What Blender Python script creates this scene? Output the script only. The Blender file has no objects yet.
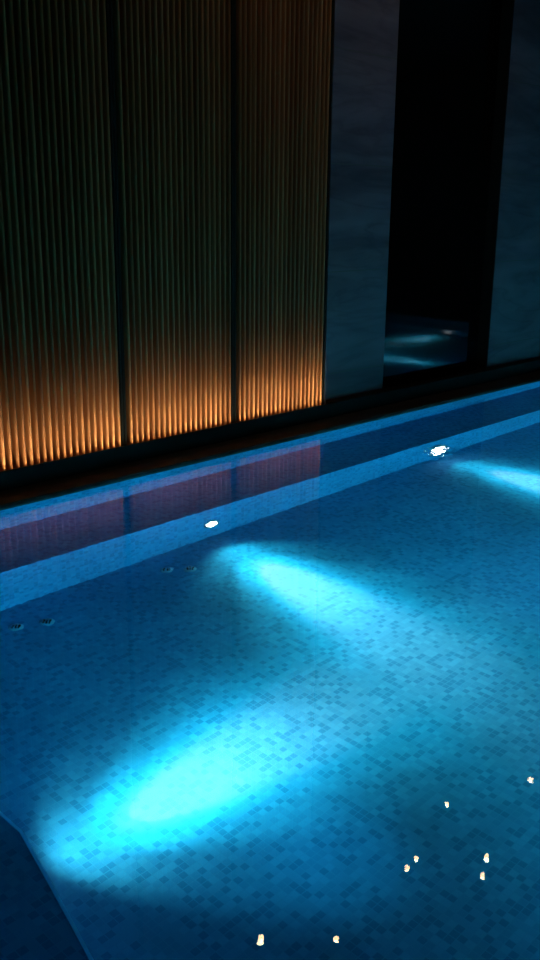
import bpy, bmesh, math, random
from mathutils import Vector, Matrix
random.seed(7)
sc = bpy.context.scene
COL = sc.collection

# ------------------------------------------------------------------ helpers
def link(o, parent=None):
    COL.objects.link(o)
    if parent: o.parent = parent
    return o

def obj(name, bm, mat, parent=None, smooth=False, loc=None):
    me = bpy.data.meshes.new(name)
    bmesh.ops.recalc_face_normals(bm, faces=bm.faces)
    bm.to_mesh(me); bm.free()
    if smooth:
        for p in me.polygons: p.use_smooth = True
    me.materials.append(mat)
    o = bpy.data.objects.new(name, me)
    if loc: o.location = loc
    return link(o, parent)

def empty(name, loc, rz=0.0):
    o = bpy.data.objects.new(name, None)
    o.empty_display_size = 0.1
    o.location = loc; o.rotation_euler = (0, 0, rz)
    return link(o)

def tag(o, label=None, cat=None, group=None, kind=None):
    if label: o['label'] = label
    if cat: o['category'] = cat
    if group: o['group'] = group
    if kind: o['kind'] = kind
    return o

def box(bm, x0, y0, z0, x1, y1, z1, bevel=0.0):
    v = [bm.verts.new(p) for p in ((x0,y0,z0),(x1,y0,z0),(x1,y1,z0),(x0,y1,z0),
                                   (x0,y0,z1),(x1,y0,z1),(x1,y1,z1),(x0,y1,z1))]
    fs = [bm.faces.new([v[i] for i in f]) for f in
          ((0,3,2,1),(4,5,6,7),(0,1,5,4),(1,2,6,5),(2,3,7,6),(3,0,4,7))]
    if bevel:
        es = list({e for f in fs for e in f.edges})
        bmesh.ops.bevel(bm, geom=es, offset=bevel, segments=2, affect='EDGES', profile=0.5)
    return bm

def boxbm(*a, **k): return box(bmesh.new(), *a, **k)

def prism(poly, z0, z1):
    bm = bmesh.new()
    b = [bm.verts.new((x, y, z0)) for x, y in poly]
    t = [bm.verts.new((x, y, z1)) for x, y in poly]
    n = len(poly)
    bm.faces.new(t); bm.faces.new(b[::-1])
    for i in range(n):
        bm.faces.new((b[i], b[(i+1) % n], t[(i+1) % n], t[i]))
    return bm

def lathe(profile, n=40, cap=True):
    """profile: (radius, height) pairs, revolved about local Z"""
    bm = bmesh.new(); rings = []
    for r, h in profile:
        if r < 1e-6: rings.append([bm.verts.new((0, 0, h))])
        else: rings.append([bm.verts.new((r*math.cos(2*math.pi*i/n), r*math.sin(2*math.pi*i/n), h)) for i in range(n)])
    for a, b in zip(rings, rings[1:]):
        for i in range(n):
            j = (i+1) % n
            if len(a) == 1 and len(b) == 1: continue
            if len(a) == 1: bm.faces.new((a[0], b[i], b[j]))
            elif len(b) == 1: bm.faces.new((a[i], a[j], b[0]))
            else: bm.faces.new((a[i], a[j], b[j], b[i]))
    return bm

# ------------------------------------------------------------------ materials
def mat(name):
    m = bpy.data.materials.new(name); m.use_nodes = True
    nt = m.node_tree; nt.nodes.clear()
    out = nt.nodes.new('ShaderNodeOutputMaterial')
    return m, nt, out

def N(nt, t, **props):
    n = nt.nodes.new(t)
    for k, v in props.items(): setattr(n, k, v)
    return n

def principled(nt, out, color=(0.5,0.5,0.5,1), rough=0.5, metal=0.0, spec=0.5):
    b = nt.nodes.new('ShaderNodeBsdfPrincipled')
    b.inputs['Base Color'].default_value = color
    b.inputs['Roughness'].default_value = rough
    b.inputs['Metallic'].default_value = metal
    b.inputs['Specular IOR Level'].default_value = spec
    nt.links.new(b.outputs[0], out.inputs[0])
    return b

def math_node(nt, op, a, b=None):
    n = N(nt, 'ShaderNodeMath', operation=op)
    for i, v in enumerate((a, b)):
        if v is None: continue
        if isinstance(v, (int, float)): n.inputs[i].default_value = v
        else: nt.links.new(v, n.inputs[i])
    return n.outputs[0]

def ramp(nt, fac, stops, interp='LINEAR'):
    r = N(nt, 'ShaderNodeValToRGB'); r.color_ramp.interpolation = interp
    el = r.color_ramp.elements
    while len(el) > 1: el.remove(el[-1])
    el[0].position, el[0].color = stops[0][0], stops[0][1]
    for p, c in stops[1:]:
        e = el.new(p); e.color = c
    nt.links.new(fac, r.inputs[0])
    return r.outputs[0]

PITCH = 0.0262
def mosaic(name, axes, gain=1.0, tones=None):
    """glass mosaic: square tiles of PITCH metres, one random blue each, pale joints. axes: the two in-plane axes"""
    m, nt, out = mat(name)
    b = principled(nt, out, rough=0.6, spec=0.05)
    geo = N(nt, 'ShaderNodeNewGeometry')
    sep = N(nt, 'ShaderNodeSeparateXYZ'); nt.links.new(geo.outputs['Position'], sep.inputs[0])
    u = math_node(nt, 'DIVIDE', sep.outputs[axes[0]], PITCH)
    v = math_node(nt, 'DIVIDE', sep.outputs[axes[1]], PITCH)
    cu, cv = math_node(nt, 'FLOOR', u), math_node(nt, 'FLOOR', v)
    comb = N(nt, 'ShaderNodeCombineXYZ')
    nt.links.new(cu, comb.inputs[0]); nt.links.new(cv, comb.inputs[1])
    wn = N(nt, 'ShaderNodeTexWhiteNoise', noise_dimensions='3D'); nt.links.new(comb.outputs[0], wn.inputs[0])
    g = gain
    tones = tones or [(0.0, (0.018,0.178,0.375)), (0.26, (0.027,0.222,0.445)), (0.55, (0.031,0.242,0.475)), (0.82, (0.036,0.268,0.51))]
    tile = ramp(nt, wn.outputs[0], [(p, (r*g, gg*g, bb*g, 1)) for p, (r, gg, bb) in tones], 'CONSTANT')
    fu, fv = math_node(nt, 'FRACT', u), math_node(nt, 'FRACT', v)
    def dist(f): return math_node(nt, 'ABSOLUTE', math_node(nt, 'SUBTRACT', f, 0.5))
    d = math_node(nt, 'MAXIMUM', dist(fu), dist(fv))
    joint = math_node(nt, 'GREATER_THAN', d, 0.447)
    mx = N(nt, 'ShaderNodeMix', data_type='RGBA')
    nt.links.new(joint, mx.inputs[0]); nt.links.new(tile, mx.inputs[6])
    mx.inputs[7].default_value = (0.035*g, 0.25*g, 0.475*g, 1)
    # broad uneven tone over many tiles
    nz = N(nt, 'ShaderNodeTexNoise'); nz.inputs['Scale'].default_value = 3.0
    nt.links.new(geo.outputs['Position'], nz.inputs['Vector'])
    k = ramp(nt, nz.outputs[0], [(0.3, (0.82,0.82,0.82,1)), (0.7, (1,1,1,1))])
    ml = N(nt, 'ShaderNodeMix', data_type='RGBA', blend_type='MULTIPLY'); ml.inputs[0].default_value = 1
    nt.links.new(mx.outputs[2], ml.inputs[6]); nt.links.new(k, ml.inputs[7])
    nt.links.new(ml.outputs[2], b.inputs['Base Color'])
    return m

def plain(name, color, rough=0.6, metal=0.0, spec=0.5, noise=None):
    m, nt, out = mat(name)
    b = principled(nt, out, (*color, 1), rough, metal, spec)
    if noise:
        tc = N(nt, 'ShaderNodeTexCoord'); nz = N(nt, 'ShaderNodeTexNoise')
        nz.inputs['Scale'].default_value = noise; nz.inputs['Detail'].default_value = 6
        nt.links.new(tc.outputs['Object'], nz.inputs['Vector'])
        c = ramp(nt, nz.outputs[0], [(0.3, (*[x*0.6 for x in color], 1)), (0.7, (*[x*1.3 for x in color], 1))])
        nt.links.new(c, b.inputs['Base Color'])
    return m

def emissive(name, color, strength):
    m, nt, out = mat(name)
    e = N(nt, 'ShaderNodeEmission'); e.inputs[0].default_value = (*color, 1); e.inputs[1].default_value = strength
    nt.links.new(e.outputs[0], out.inputs[0]); return m

def marble_mat():
    m, nt, out = mat('dark_marble')
    b = principled(nt, out, rough=0.42, spec=0.35)
    geo = N(nt, 'ShaderNodeNewGeometry')
    mp = N(nt, 'ShaderNodeMapping'); mp.inputs['Scale'].default_value = (0.55, 0.55, 2.6)
    mp.inputs['Rotation'].default_value = (0, math.radians(7), 0)
    nt.links.new(geo.outputs['Position'], mp.inputs[0])
    nz = N(nt, 'ShaderNodeTexNoise'); nz.inputs['Scale'].default_value = 1.7; nz.inputs['Detail'].default_value = 8
    nz.inputs['Distortion'].default_value = 0.8
    nt.links.new(mp.outputs[0], nz.inputs['Vector'])
    base = ramp(nt, nz.outputs[0], [(0.32, (0.08,0.060,0.075,1)), (0.5, (0.14,0.110,0.135,1)), (0.68, (0.18,0.142,0.17,1))])
    # thin darker drifting veins
    nz2 = N(nt, 'ShaderNodeTexNoise'); nz2.inputs['Scale'].default_value = 1.1; nz2.inputs['Detail'].default_value = 5
    nz2.inputs['Distortion'].default_value = 1.5
    nt.links.new(mp.outputs[0], nz2.inputs['Vector'])
    vein = ramp(nt, math_node(nt, 'ABSOLUTE', math_node(nt, 'SUBTRACT', nz2.outputs[0], 0.5)), [(0.0, (0.72,0.72,0.74,1)), (0.05, (1,1,1,1))])
    ml = N(nt, 'ShaderNodeMix', data_type='RGBA', blend_type='MULTIPLY'); ml.inputs[0].default_value = 0.8
    nt.links.new(base, ml.inputs[6]); nt.links.new(vein, ml.inputs[7])
    # horizontal joints between the stone courses
    sep = N(nt, 'ShaderNodeSeparateXYZ'); nt.links.new(geo.outputs['Position'], sep.inputs[0])
    f = math_node(nt, 'FRACT', math_node(nt, 'DIVIDE', math_node(nt, 'SUBTRACT', sep.outputs[2], 1.055), 0.735))
    j = math_node(nt, 'GREATER_THAN', math_node(nt, 'ABSOLUTE', math_node(nt, 'SUBTRACT', f, 0.5)), 0.495)
    mj = N(nt, 'ShaderNodeMix', data_type='RGBA'); nt.links.new(j, mj.inputs[0])
    nt.links.new(ml.outputs[2], mj.inputs[6]); mj.inputs[7].default_value = (0.10,0.095,0.09,1)
    nt.links.new(mj.outputs[2], b.inputs['Base Color'])
    return m

def wood_mat(color, name):
    m, nt, out = mat(name)
    b = principled(nt, out, rough=0.5, spec=0.3)
    geo = N(nt, 'ShaderNodeNewGeometry')
    sep = N(nt, 'ShaderNodeSeparateXYZ'); nt.links.new(geo.outputs['Position'], sep.inputs[0])
    idx = math_node(nt, 'FLOOR', math_node(nt, 'DIVIDE', sep.outputs[0], SP))
    wn = N(nt, 'ShaderNodeTexWhiteNoise', noise_dimensions='1D'); nt.links.new(idx, wn.inputs['W'])
    mp = N(nt, 'ShaderNodeMapping'); mp.inputs['Scale'].default_value = (60, 60, 2.5)
    nt.links.new(geo.outputs['Position'], mp.inputs[0])
    nz = N(nt, 'ShaderNodeTexNoise'); nz.inputs['Scale'].default_value = 1.0; nz.inputs['Detail'].default_value = 4
    nt.links.new(mp.outputs[0], nz.inputs['Vector'])
    v = math_node(nt, 'ADD', math_node(nt, 'MULTIPLY', wn.outputs[0], 0.55), math_node(nt, 'MULTIPLY', nz.outputs[0], 0.45))
    r, g, bl = color
    c = ramp(nt, v, [(0.1, (r*0.55, g*0.48, bl*0.42, 1)), (0.5, (r, g, bl, 1)), (0.9, (r*1.25, g*1.35, bl*1.5, 1))])
    nt.links.new(c, b.inputs['Base Color'])
    return m

def water_mat():
    m, nt, out = mat('pool_water')
    g = N(nt, 'ShaderNodeBsdfGlass'); g.inputs['IOR'].default_value = 1.333; g.inputs['Roughness'].default_value = 0.0
    g.inputs['Color'].default_value = (0.97, 0.99, 1, 1)
    geo = N(nt, 'ShaderNodeNewGeometry')
    def noise(scale, stretch, detail):
        mp = N(nt, 'ShaderNodeMapping'); mp.inputs['Scale'].default_value = stretch
        nt.links.new(geo.outputs['Position'], mp.inputs[0])
        nz = N(nt, 'ShaderNodeTexNoise'); nz.inputs['Scale'].default_value = scale; nz.inputs['Detail'].default_value = detail
        nt.links.new(mp.outputs[0], nz.inputs['Vector']); return nz.outputs[0]
    h = math_node(nt, 'ADD', math_node(nt, 'MULTIPLY', noise(5.0, (1,1,1), 1), WAVE[0]),
                  math_node(nt, 'MULTIPLY', noise(22.0, (1,1,1), 1), WAVE[1]))
    # a patch of livelier ripples above the second lamp
    vd = N(nt, 'ShaderNodeVectorMath', operation='DISTANCE'); nt.links.new(geo.outputs['Position'], vd.inputs[0])
    vd.inputs[1].default_value = (4.90, 3.295, 0)
    mk = N(nt, 'ShaderNodeMapRange', interpolation_type='SMOOTHSTEP'); nt.links.new(vd.outputs['Value'], mk.inputs[0])
    mk.inputs[1].default_value = 0.02; mk.inputs[2].default_value = 0.28; mk.inputs[3].default_value = 0.009; mk.inputs[4].default_value = 0.0
    h = math_node(nt, 'ADD', h, math_node(nt, 'MULTIPLY', noise(16.0, (1,1,1), 2), mk.outputs[0]))
    # fine chop under the slat panels, drawing their mirror image out into streaks
    v2 = N(nt, 'ShaderNodeVectorMath', operation='DISTANCE'); nt.links.new(geo.outputs['Position'], v2.inputs[0])
    v2.inputs[1].default_value = (2.5, 3.9, 0)
    m2 = N(nt, 'ShaderNodeMapRange', interpolation_type='SMOOTHSTEP'); nt.links.new(v2.outputs['Value'], m2.inputs[0])
    m2.inputs[1].default_value = 0.3; m2.inputs[2].default_value = 2.2; m2.inputs[3].default_value = 0.00042; m2.inputs[4].default_value = 0.0
    h = math_node(nt, 'ADD', h, math_node(nt, 'MULTIPLY', noise(45.0, (1,1,1), 1), m2.outputs[0]))
    bp = N(nt, 'ShaderNodeBump'); bp.inputs['Strength'].default_value = 1.0; bp.inputs['Distance'].default_value = 1.0
    nt.links.new(h, bp.inputs['Height']); nt.links.new(bp.outputs[0], g.inputs['Normal'])
    nt.links.new(g.outputs[0], out.inputs[0])
    return m

SP = 0.0432                 # slat spacing
WAVE = (0.00045, 0.00006)

M = {}
M['mosaic_floor'] = mosaic('mosaic_floor', (0, 1))
M['mosaic_xz'] = mosaic('mosaic_wall_long', (0, 2))
M['mosaic_yz'] = mosaic('mosaic_wall_short', (1, 2))
M['mosaic_bench'] = mosaic('mosaic_bench', (0, 1), 1.1)
M['nosing'] = plain('pale_blue_edge_tile', (0.16, 0.48, 0.68), 0.3)
M['stone'] = plain('brown_grey_coping_stone', (0.034, 0.032, 0.034), 0.7, spec=0.2, noise=9)
M['black'] = plain('black_lacquered_metal', (0.003, 0.003, 0.003), 0.6, spec=0.2)
M['backing'] = plain('black_felt_backing', (0.004, 0.004, 0.004), 0.95, spec=0.05)
M['stile'] = plain('dark_bronze_stile', (0.006, 0.005, 0.004), 0.7, spec=0.15)
M['marble'] = marble_mat()
M['wood'] = wood_mat((0.38, 0.115, 0.036), 'oiled_wood')
M['plaster'] = plain('dark_plaster', (0.05, 0.048, 0.045), 0.9, noise=4)
M['glass'] = plain('black_back_painted_glass', (0.0015, 0.0018, 0.002), 0.06, spec=0.62)
M['steel'] = plain('brushed_stainless_steel', (0.42, 0.44, 0.46), 0.3, 1.0)
M['lens'] = emissive('pool_lamp_glow', (0.86, 0.97, 1.0), 14)
M['slot'] = plain('dark_slot', (0.002, 0.004, 0.008), 0.9)
M['drain'] = plain('pale_blue_plastic', (0.10, 0.30, 0.46), 0.5)
M['led'] = emissive('warm_led', (1.0, 0.56, 0.20), 3)
M['bulb'] = emissive('warm_bulb', (1.0, 0.76, 0.40), 60)
M['water'] = water_mat()

# ------------------------------------------------------------------ layout (metres; water level z = 0)
YF = 4.187      # far pool wall
YB = 3.688      # edge of the far bench
ZB = -0.34      # bench top
ZF = -0.762     # pool floor
DK = 0.02       # deck level
YL = 4.388      # upstand in front of the slats
YW = 4.487      # far wall face / slat fronts
CE = 3.60       # ceiling
X0, X1 = 0.55, 11.10
XE = 10.62      # riser of the right-hand bench
YN = 0.30       # near pool wall
def S(o): o['kind'] = 'structure'; return o

# pool shell
S(obj('floor_pool', boxbm(X0-0.2, YN-0.2, ZF-0.15, X1+0.2, YF+0.2, ZF), M['mosaic_floor']))
S(obj('wall_pool_far', boxbm(X0-0.2, YF, ZF, X1+0.2, YF+0.15, -0.002), M['mosaic_xz']))
S(obj('wall_pool_near', boxbm(X0-0.2, YN-0.15, ZF, X1+0.2, YN, -0.002), M['mosaic_xz']))
S(obj('wall_pool_left', boxbm(X0-0.15, YN, ZF, X0, YF, -0.002), M['mosaic_yz']))
S(obj('wall_pool_right', boxbm(X1, YN, ZF, X1+0.15, YF, -0.002), M['mosaic_yz']))

# benches: mosaic top on mosaic riser
edge = [(1.120, YB), (1.120, 2.060), (1.066, 1.828), (1.034, 1.692), (1.000, 1.555), (0.93, 1.30), (0.84, 1.05), (0.72, 0.80), (X0, 0.58)]
def bench(name, poly, mt, mr):
    top = tag(obj(name, prism(poly, ZB-0.02, ZB), mt), kind='structure')
    pts = poly
    cx = sum(p[0] for p in pts)/len(pts); cy = sum(p[1] for p in pts)/len(pts)
    r = obj('bench_riser', prism(poly, ZF, ZB-0.02), mr, top)
    return top
bench('bench_far', [(X0, YB), (X1, YB), (X1, YF), (X0, YF)], M['mosaic_bench'], M['mosaic_xz'])
bench('bench_left', [(X0, YB)] + edge[::-1][0:0] + [(X0, 0.58)] + edge[::-1][1:], M['mosaic_bench'], M['mosaic_yz'])
bench('bench_right', [(XE, YN), (X1, YN), (X1, YB), (XE, YB)], M['mosaic_bench'], M['mosaic_yz'])

# pale edge tile along the left bench
def ribbon(path, w, z0, z1):
    bm = bmesh.new(); n = len(path); L = []; R = []
    for i, (x, y) in enumerate(path):
        a = path[max(i-1, 0)]; b = path[min(i+1, n-1)]
        t = Vector((b[0]-a[0], b[1]-a[1])).normalized(); nn = Vector((-t.y, t.x))
        L.append((x+nn.x*w/2, y+nn.y*w/2)); R.append((x-nn.x*w/2, y-nn.y*w/2))
    poly = L + R[::-1]
    vb = [bm.verts.new((x, y, z0)) for x, y in poly]; vt = [bm.verts.new((x, y, z1)) for x, y in poly]
    m = len(poly)
    for i in range(n-1):
        j = m-1-i
        bm.faces.new((vt[i], vt[i+1], vt[j-1], vt[j])); bm.faces.new((vb[i], vb[j], vb[j-1], vb[i+1]))
    for i in range(m): bm.faces.new((vb[i], vb[(i+1) % m], vt[(i+1) % m], vt[i]))
    return bm
def translucent(name, color):
    m, nt, out = mat(name)
    a = N(nt, 'ShaderNodeBsdfTranslucent'); a.inputs[0].default_value = (*color, 1)
    b = N(nt, 'ShaderNodeBsdfDiffuse'); b.inputs[0].default_value = (*color, 1)
    mx = N(nt, 'ShaderNodeMixShader'); mx.inputs[0].default_value = 0.5
    nt.links.new(a.outputs[0], mx.inputs[1]); nt.links.new(b.outputs[0], mx.inputs[2]); nt.links.new(mx.outputs[0], out.inputs[0])
    return m
M['nosing'] = translucent('frosted_blue_glass_edge', (0.2, 0.6, 0.85))
S(obj('trim_1', ribbon([(x+0.005, y) for x, y in edge], 0.009, ZB-0.018, ZB+0.003), M['nosing']))

# deck and coping
S(obj('floor_deck_far', boxbm(X0-3, YF-0.012, -0.03, X1+3, YW+0.3, DK, bevel=0.004), M['stone']))
S(obj('floor_deck_near', boxbm(X0-3, -3.6, -0.03, X1+3, YN+0.012, DK), M['stone']))
S(obj('floor_deck_left', boxbm(X0-3, YN+0.012, -0.03, X0+0.012, YF-0.012, DK), M['stone']))
S(obj('floor_deck_right', boxbm(X1-0.012, YN+0.012, -0.03, X1+3, YF-0.012, DK), M['stone']))

# room shell
XS0, XS1 = 5.157, 5.850      # slat screen ends / recess begins
XG1 = 7.376
S(obj('wall_far', boxbm(X0-3, YW+0.20, DK, X1+3, YW+0.35, CE), M['plaster']))
S(obj('wall_marble_left', boxbm(XS0, YW, DK, XS1, YW+0.20, CE), M['marble']))
S(obj('wall_marble_right', boxbm(XG1, YW, DK, X1+3, YW+0.20, CE), M['marble']))
S(obj('wall_near', boxbm(X0-3, -3.75, DK, X1+3, -3.6, CE), M['plaster']))
S(obj('wall_left', boxbm(X0-3.15, -3.75, DK, X0-3, YW+0.35, CE), M['plaster']))
S(obj('wall_right', boxbm(X1+3, -3.75, DK, X1+3.15, YW+0.35, CE), M['plaster']))
S(obj('ceiling', boxbm(X0-3.15, -3.75, CE, X1+3.15, YW+0.35, CE+0.12), M['plaster']))
# upstand (black skirting) running along the whole far wall
S(obj('baseboard_far', boxbm(X0-3, YL, DK, XS0+0.02, YL+0.012, 0.127, bevel=0.002), M['black']))
S(obj('baseboard_far_right', boxbm(XS0+0.02, YL, DK, X1+3, YW, 0.127, bevel=0.002), M['black']))
# black glass in the recess
w = S(obj('window_1', boxbm(XS1, YW+0.11, DK, XG1, YW+0.122, CE), M['glass']))
w['label'] = 'tall black glass panel set back between two dark marble walls'
S(obj('trim_2', boxbm(XG1-0.012, YW+0.004, 0.127, XG1, YW+0.11, CE), M['stile']))

# water
wbm = bmesh.new()
vs = [wbm.verts.new(p) for p in ((X0, YN, 0), (X1, YN, 0), (X1, YF, 0), (X0, YF, 0))]
wbm.faces.new(vs)
wt = obj('pool_water', wbm, M['water'])
tag(wt, 'still clear blue pool water filling the mosaic basin', 'water', kind='stuff')

# ------------------------------------------------------------------ slat panels
PW = 0.908
def slat_panel(x0, label):
    t = empty('slat_panel', (x0, YW, DK))
    tag(t, label, 'wall panel', 'vertical wood slat panels on the far wall')
    w = PW
    obj('backing_board', boxbm(0.0, 0.045, 0, w, 0.060, CE-DK-0.005), M['backing'], t)
    bm = bmesh.new()
    n = 20; st = 0.032
    for i in range(n):
        cx = st/2 + 0.014 + SP*(i+0.5) + 0.0
        hw = 0.0098
        # rounded slat front
        prof = [(-hw, 0.045), (-hw, 0.012)] + [(-hw*math.cos(a), 0.012-0.012*math.sin(a)) for a in [math.pi*k/8 for k in range(1, 8)]] + [(hw, 0.012), (hw, 0.045)]
        b = [bm.verts.new((cx+px, py, 0.012)) for px, py in prof]
        u = [bm.verts.new((cx+px, py, CE-DK-0.01)) for px, py in prof]
        m = len(prof)
        for k in range(m): bm.faces.new((b[k], b[(k+1) % m], u[(k+1) % m], u[k]))
        bm.faces.new(u); bm.faces.new(b[::-1])
    obj('slat_screen', bm, M['wood'], t)
    obj('stile', boxbm(w-0.016, 0.006, 0, w, 0.045, CE-DK-0.006), M['stile'], t)
    obj('stile', boxbm(0.0, 0.006, 0, 0.016, 0.045, CE-DK-0.006), M['stile'], t)
    return t
SEAM = 3.335
labels = ['brown vertical slat panel leftmost, beyond the left picture edge',
          'brown vertical slat panel at the left, brightest warm glow along its foot',
          'brown vertical slat panel in the middle, between the two dark seams',
          'brown vertical slat panel on the right, ending beside the dark marble wall']
for k in range(4):
    slat_panel(SEAM + (k-2)*0.912, labels[k])

# warm strip light in the trough under each panel
def strip(k):
    x0 = SEAM + (k-2)*0.912
    t = empty('light_strip', (x0+PW/2, YL+0.045, DK))
    tag(t, 'warm linear light strip in the trough under the %s slat panel' % ('far left', 'left', 'middle', 'right')[k], 'light strip', 'warm light strips under the slats')
    obj('housing', boxbm(-0.44, -0.012, 0, 0.44, 0.012, 0.014), M['black'], t)
    obj('diffuser', boxbm(-0.435, -0.008, 0.014, 0.435, 0.008, 0.018), M['led'], t)
    for e, spread, tilt in ((STRIP_E[0], 38, 23), (STRIP_E[1], 17, 12.5)):
        ld = bpy.data.lights.new('strip_glow', 'AREA'); ld.shape = 'RECTANGLE'
        ld.size = 0.86; ld.size_y = 0.012; ld.energy = e; ld.color = (0.92, 0.98, 0.62); ld.spread = math.radians(spread)
        lo = link(bpy.data.objects.new('strip_glow', ld), t)
        lo.location = (0, 0, 0.022); lo.rotation_euler = (math.radians(180-tilt), 0, 0)
        # default area light points -Z; rotated to point up and tilted to +Y
STRIP_E = (1.15, 0.75)
for k in range(4): strip(k)

# ------------------------------------------------------------------ pool lamps
def pool_lamp(x, y, z, rz, label, power=1.0, spots=None, scale=1.0):
    """round flood lamp on a riser; rz: heading of its beam (0 = +X)"""
    t = empty('pool_lamp', (x, y, z), rz)
    tag(t, label, 'pool lamp', 'round underwater pool lamps')
    rot = Matrix.Rotation(math.radians(90), 4, 'Y') @ Matrix.Scale(scale, 4)
    def out(bm): bmesh.ops.transform(bm, matrix=rot, verts=bm.verts); return bm
    obj('bezel', out(lathe([(0.030,0.0),(0.052,0.0),(0.052,0.006),(0.047,0.012),(0.040,0.012),(0.038,0.007),(0.030,0.006)])), M['steel'], t, smooth=True)
    obj('lens', out(lathe([(0.0,0.013),(0.018,0.012),(0.032,0.009),(0.039,0.005),(0.039,0.001),(0.0,0.001)])), M['lens'], t, smooth=True)
    for a in (45, 135, 225, 315):
        s = lathe([(0.0,0.0135),(0.0025,0.013),(0.003,0.011),(0.0,0.011)], 10)
        bmesh.ops.translate(s, vec=(0.0455*math.cos(math.radians(a)), 0.0455*math.sin(math.radians(a)), 0), verts=s.verts)
        obj('screw', out(s), M['steel'], t)
    for e, size, blend, down, colr in (spots or SPOTS):
        ld = bpy.data.lights.new('beam', 'SPOT'); ld.energy = e*power; ld.spot_size = math.radians(size); ld.spot_blend = blend
        ld.shadow_soft_size = 0.03; ld.color = colr
        lo = link(bpy.data.objects.new('beam', ld), t)
        lo.location = (0.03, 0, 0)
        lo.rotation_euler = (0, math.radians(-90+down), 0)
        # -Z of the lamp -> +X, dipping by `down`
    return t
SPOTS = ((420, 28, 1.0, 13.5, (1.9, 0.8, 0.55)), (480, 46, 1.0, 3.5, (0.15, 0.85, 0.75)),
         (230, 68, 1.0, 3, (0.18, 0.98, 0.82)), (30, 118, 1.0, 4, (0.40, 1.0, 0.85)))
FAR = ((400, 27, 1.0, 12.5, (1.9, 0.8, 0.55)), (700, 42, 1.0, 1.5, (0.12, 0.85, 0.78)),
       (250, 64, 1.0, 2, (0.18, 0.98, 0.85)), (30, 112, 1.0, 3, (0.20, 1.0, 0.85)))
ZL = -0.575
D = math.radians
pool_lamp(3.307, YB, ZL, D(-97), 'glowing round underwater lamp in the bench riser below the middle slat panel', spots=FAR)
pool_lamp(5.476, YB, ZL, D(-92), 'glowing round underwater lamp in the bench riser below the left marble wall', scale=1.9, spots=FAR)  # fixture enlarged so its bright lens stands in for the lamp's glare
pool_lamp(8.50, YB, ZL, D(-92), 'round underwater lamp in the far riser, beyond the right picture edge', spots=FAR)
pool_lamp(1.120, 2.17, ZL, D(-2), 'round underwater lamp hidden under the edge of the left bench')
pool_lamp(XE, 2.10, ZL, D(180), 'round underwater lamp in the riser of the far right bench')

NEAR_FILL = ((290, 56, 1.0, -3, (0.02, 0.74, 1.0)),)  # unseen lamps added as fill to brighten the far wall and bench riser
for x, lb in ((1.9, 'round underwater fill lamp added in the near pool wall, nearest the viewer'), (4.1, 'round underwater fill lamp added in the near pool wall, second from the viewer'),
              (6.3, 'round underwater fill lamp added in the near pool wall, third from the viewer'), (8.5, 'round underwater fill lamp added in the near pool wall, farthest from the viewer')):
    pool_lamp(x, YN, -0.33, D(90), lb, spots=NEAR_FILL)

# ------------------------------------------------------------------ floor inlets
def inlet(x, y, label):
    t = empty('floor_inlet', (x, y, ZF))
    tag(t, label, 'pool inlet', 'small round slotted inlets on the pool floor')
    obj('cover', lathe([(0.0,0.005),(0.030,0.005),(0.034,0.002),(0.034,0.0),(0.0,0.0)], 32), M['drain'], t, smooth=True)
    for k in (-1, 0, 1):
        s = boxbm(-0.017, -0.0035+k*0.014, 0.005, 0.017, 0.0035+k*0.014, 0.0062)
        bmesh.ops.rotate(s, cent=(0,0,0), matrix=Matrix.Rotation(D(45), 3, 'Z'), verts=s.verts)
        obj('slot', s, M['slot'], t)
    return t
inlet(1.965, 3.505, 'small round slotted inlet on the pool floor, leftmost of the four')
inlet(2.092, 3.452, 'small round slotted inlet on the pool floor, right one of the left pair')
inlet(2.843, 3.511, 'small round slotted inlet on the pool floor, left one of the right pair')
inlet(2.937, 3.439, 'small round slotted inlet on the pool floor, rightmost, nearest the bright beam')

# ------------------------------------------------------------------ ceiling downlights (seen mirrored in the water)
def ceiling_light(x, y, r, label):
    t = empty('ceiling_light', (x, y, CE))
    tag(t, label, 'ceiling light', 'small warm ceiling downlights mirrored in the water')
    obj('trim_ring', lathe([(r*1.05,-0.001),(r*1.7,-0.001),(r*1.7,-0.004),(r*1.1,-0.006),(r*1.05,-0.001)], 28), M['black'], t)
    obj('bulb', lathe([(0.0,-0.010),(r*0.6,-0.008),(r,-0.003),(r,-0.001),(0.0,-0.001)], 24), M['bulb'], t)
    ld = bpy.data.lights.new('downlight', 'SPOT'); ld.energy = CEIL_E; ld.color = (1.0, 0.62, 0.30)
    ld.spot_size = D(150); ld.spot_blend = 1.0; ld.shadow_soft_size = 0.02
    lo = link(bpy.data.objects.new('downlight', ld), t); lo.location = (0, 0, -0.03)
CEIL_E = 1.1
def up(px, py, dx, dy): return (px+dx*CE, py+dy*CE)
dots = [((3.970,3.912), .021, 'warm ceiling downlight mirrored at the lower centre of the water'),
        ((4.340,3.529), .018, 'warm ceiling downlight mirrored second from the lower left'),
        ((5.487,3.655), .019, 'warm ceiling downlight mirrored as the upper dot of the left pair'),
        ((5.340,3.635), .018, 'warm ceiling downlight mirrored as the lower dot of the left pair'),
        ((5.900,3.246), .025, 'warm ceiling downlight mirrored as the upper dot of the right pair'),
        ((5.700,3.160), .022, 'warm ceiling downlight mirrored as the lower dot of the right pair'),
        ((6.295,3.905), .018, 'warm ceiling downlight mirrored as the single dot above the left pair'),
        ((7.147,3.555), .020, 'warm ceiling downlight mirrored at the right edge of the water')]
for (x, y), r, lb in dots: ceiling_light(x, y, r, lb)

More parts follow.
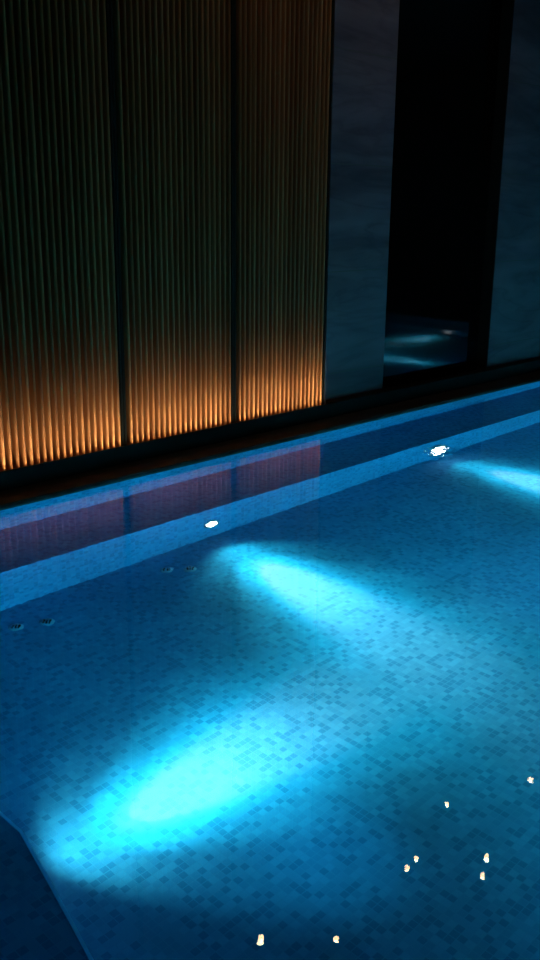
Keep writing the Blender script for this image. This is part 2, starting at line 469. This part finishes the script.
SETTING = {
 'floor_pool': ('deep blue mosaic floor of the pool', 'pool floor'),
 'wall_pool_far': ('blue mosaic pool wall under the far coping', 'pool wall'),
 'wall_pool_near': ('blue mosaic pool wall on the near side', 'pool wall'),
 'wall_pool_left': ('blue mosaic pool wall at the left end', 'pool wall'),
 'wall_pool_right': ('blue mosaic pool wall at the right end', 'pool wall'),
 'bench_far': ('submerged blue mosaic bench along the far pool wall', 'pool bench'),
 'bench_left': ('dark submerged mosaic bench in the lower left corner', 'pool bench'),
 'bench_right': ('submerged mosaic bench at the right end of the pool', 'pool bench'),
 'trim_1': ('thin pale blue edge tile along the lower left bench', 'edge tile'),
 'trim_2': ('dark jamb on the right side of the black glass recess', 'jamb'),
 'floor_deck_far': ('dark brown stone coping along the far pool edge', 'coping'),
 'floor_deck_near': ('dark stone deck on the near side of the pool', 'deck'),
 'floor_deck_left': ('dark stone deck at the left end of the pool', 'deck'),
 'floor_deck_right': ('dark stone deck at the right end of the pool', 'deck'),
 'wall_far': ('dark plaster wall behind the slats and marble', 'wall'),
 'wall_marble_left': ('dark grey marble wall between slat panels and black glass', 'wall'),
 'wall_marble_right': ('dark grey marble wall to the right of the black glass', 'wall'),
 'wall_near': ('dark plaster wall behind the viewer', 'wall'),
 'wall_left': ('dark plaster wall at the left end of the room', 'wall'),
 'wall_right': ('dark plaster wall at the right end of the room', 'wall'),
 'ceiling': ('dark plaster ceiling above the pool', 'ceiling'),
 'baseboard_far': ('black upstand along the foot of the slat panels', 'baseboard'),
 'baseboard_far_right': ('black upstand along the foot of the marble walls', 'baseboard'),
 'window_1': ('tall black glass panel set back between two dark marble walls', 'glass panel')}
for k, (lb, ct) in SETTING.items():
    tag(bpy.data.objects[k], lb, ct)

# ------------------------------------------------------------------ world, camera, view
wd = bpy.data.worlds.new('World'); sc.world = wd; wd.use_nodes = True
bg = wd.node_tree.nodes['Background']; bg.inputs[0].default_value = (0.02, 0.03, 0.04, 1); bg.inputs[1].default_value = 0.1

F, PIT, ROL, YAW, HH = 938.5, 16.25, 0.608, 45.65, 1.5
cd = bpy.data.cameras.new('Camera'); cam = link(bpy.data.objects.new('Camera', cd))
cd.sensor_fit = 'VERTICAL'; cd.sensor_height = 36.0; cd.lens = F/960*36.0; cd.clip_start = 0.02
p, r, y = D(PIT), D(ROL), D(YAW)
fw = Vector((math.sin(y)*math.cos(p), math.cos(y)*math.cos(p), -math.sin(p)))
rt = Vector((math.cos(y), -math.sin(y), 0)); u = rt.cross(fw)
rt2 = math.cos(r)*rt + math.sin(r)*u; up2 = -math.sin(r)*rt + math.cos(r)*u
R = Matrix((rt2, up2, -fw)).transposed()
cam.matrix_world = Matrix.Translation((0, 0, HH)) @ R.to_4x4()
sc.camera = cam

sc.view_settings.view_transform = 'Standard'
sc.view_settings.look = 'None'
sc.view_settings.exposure = 0.0
cy = sc.cycles
cy.max_bounces = 10; cy.diffuse_bounces = 4; cy.glossy_bounces = 5; cy.transmission_bounces = 8
cy.caustics_refractive = True; cy.caustics_reflective = True
cy.sample_clamp_indirect = 4.0; cy.blur_glossy = 0.5
cy.use_denoising = True
cy.use_adaptive_sampling = False
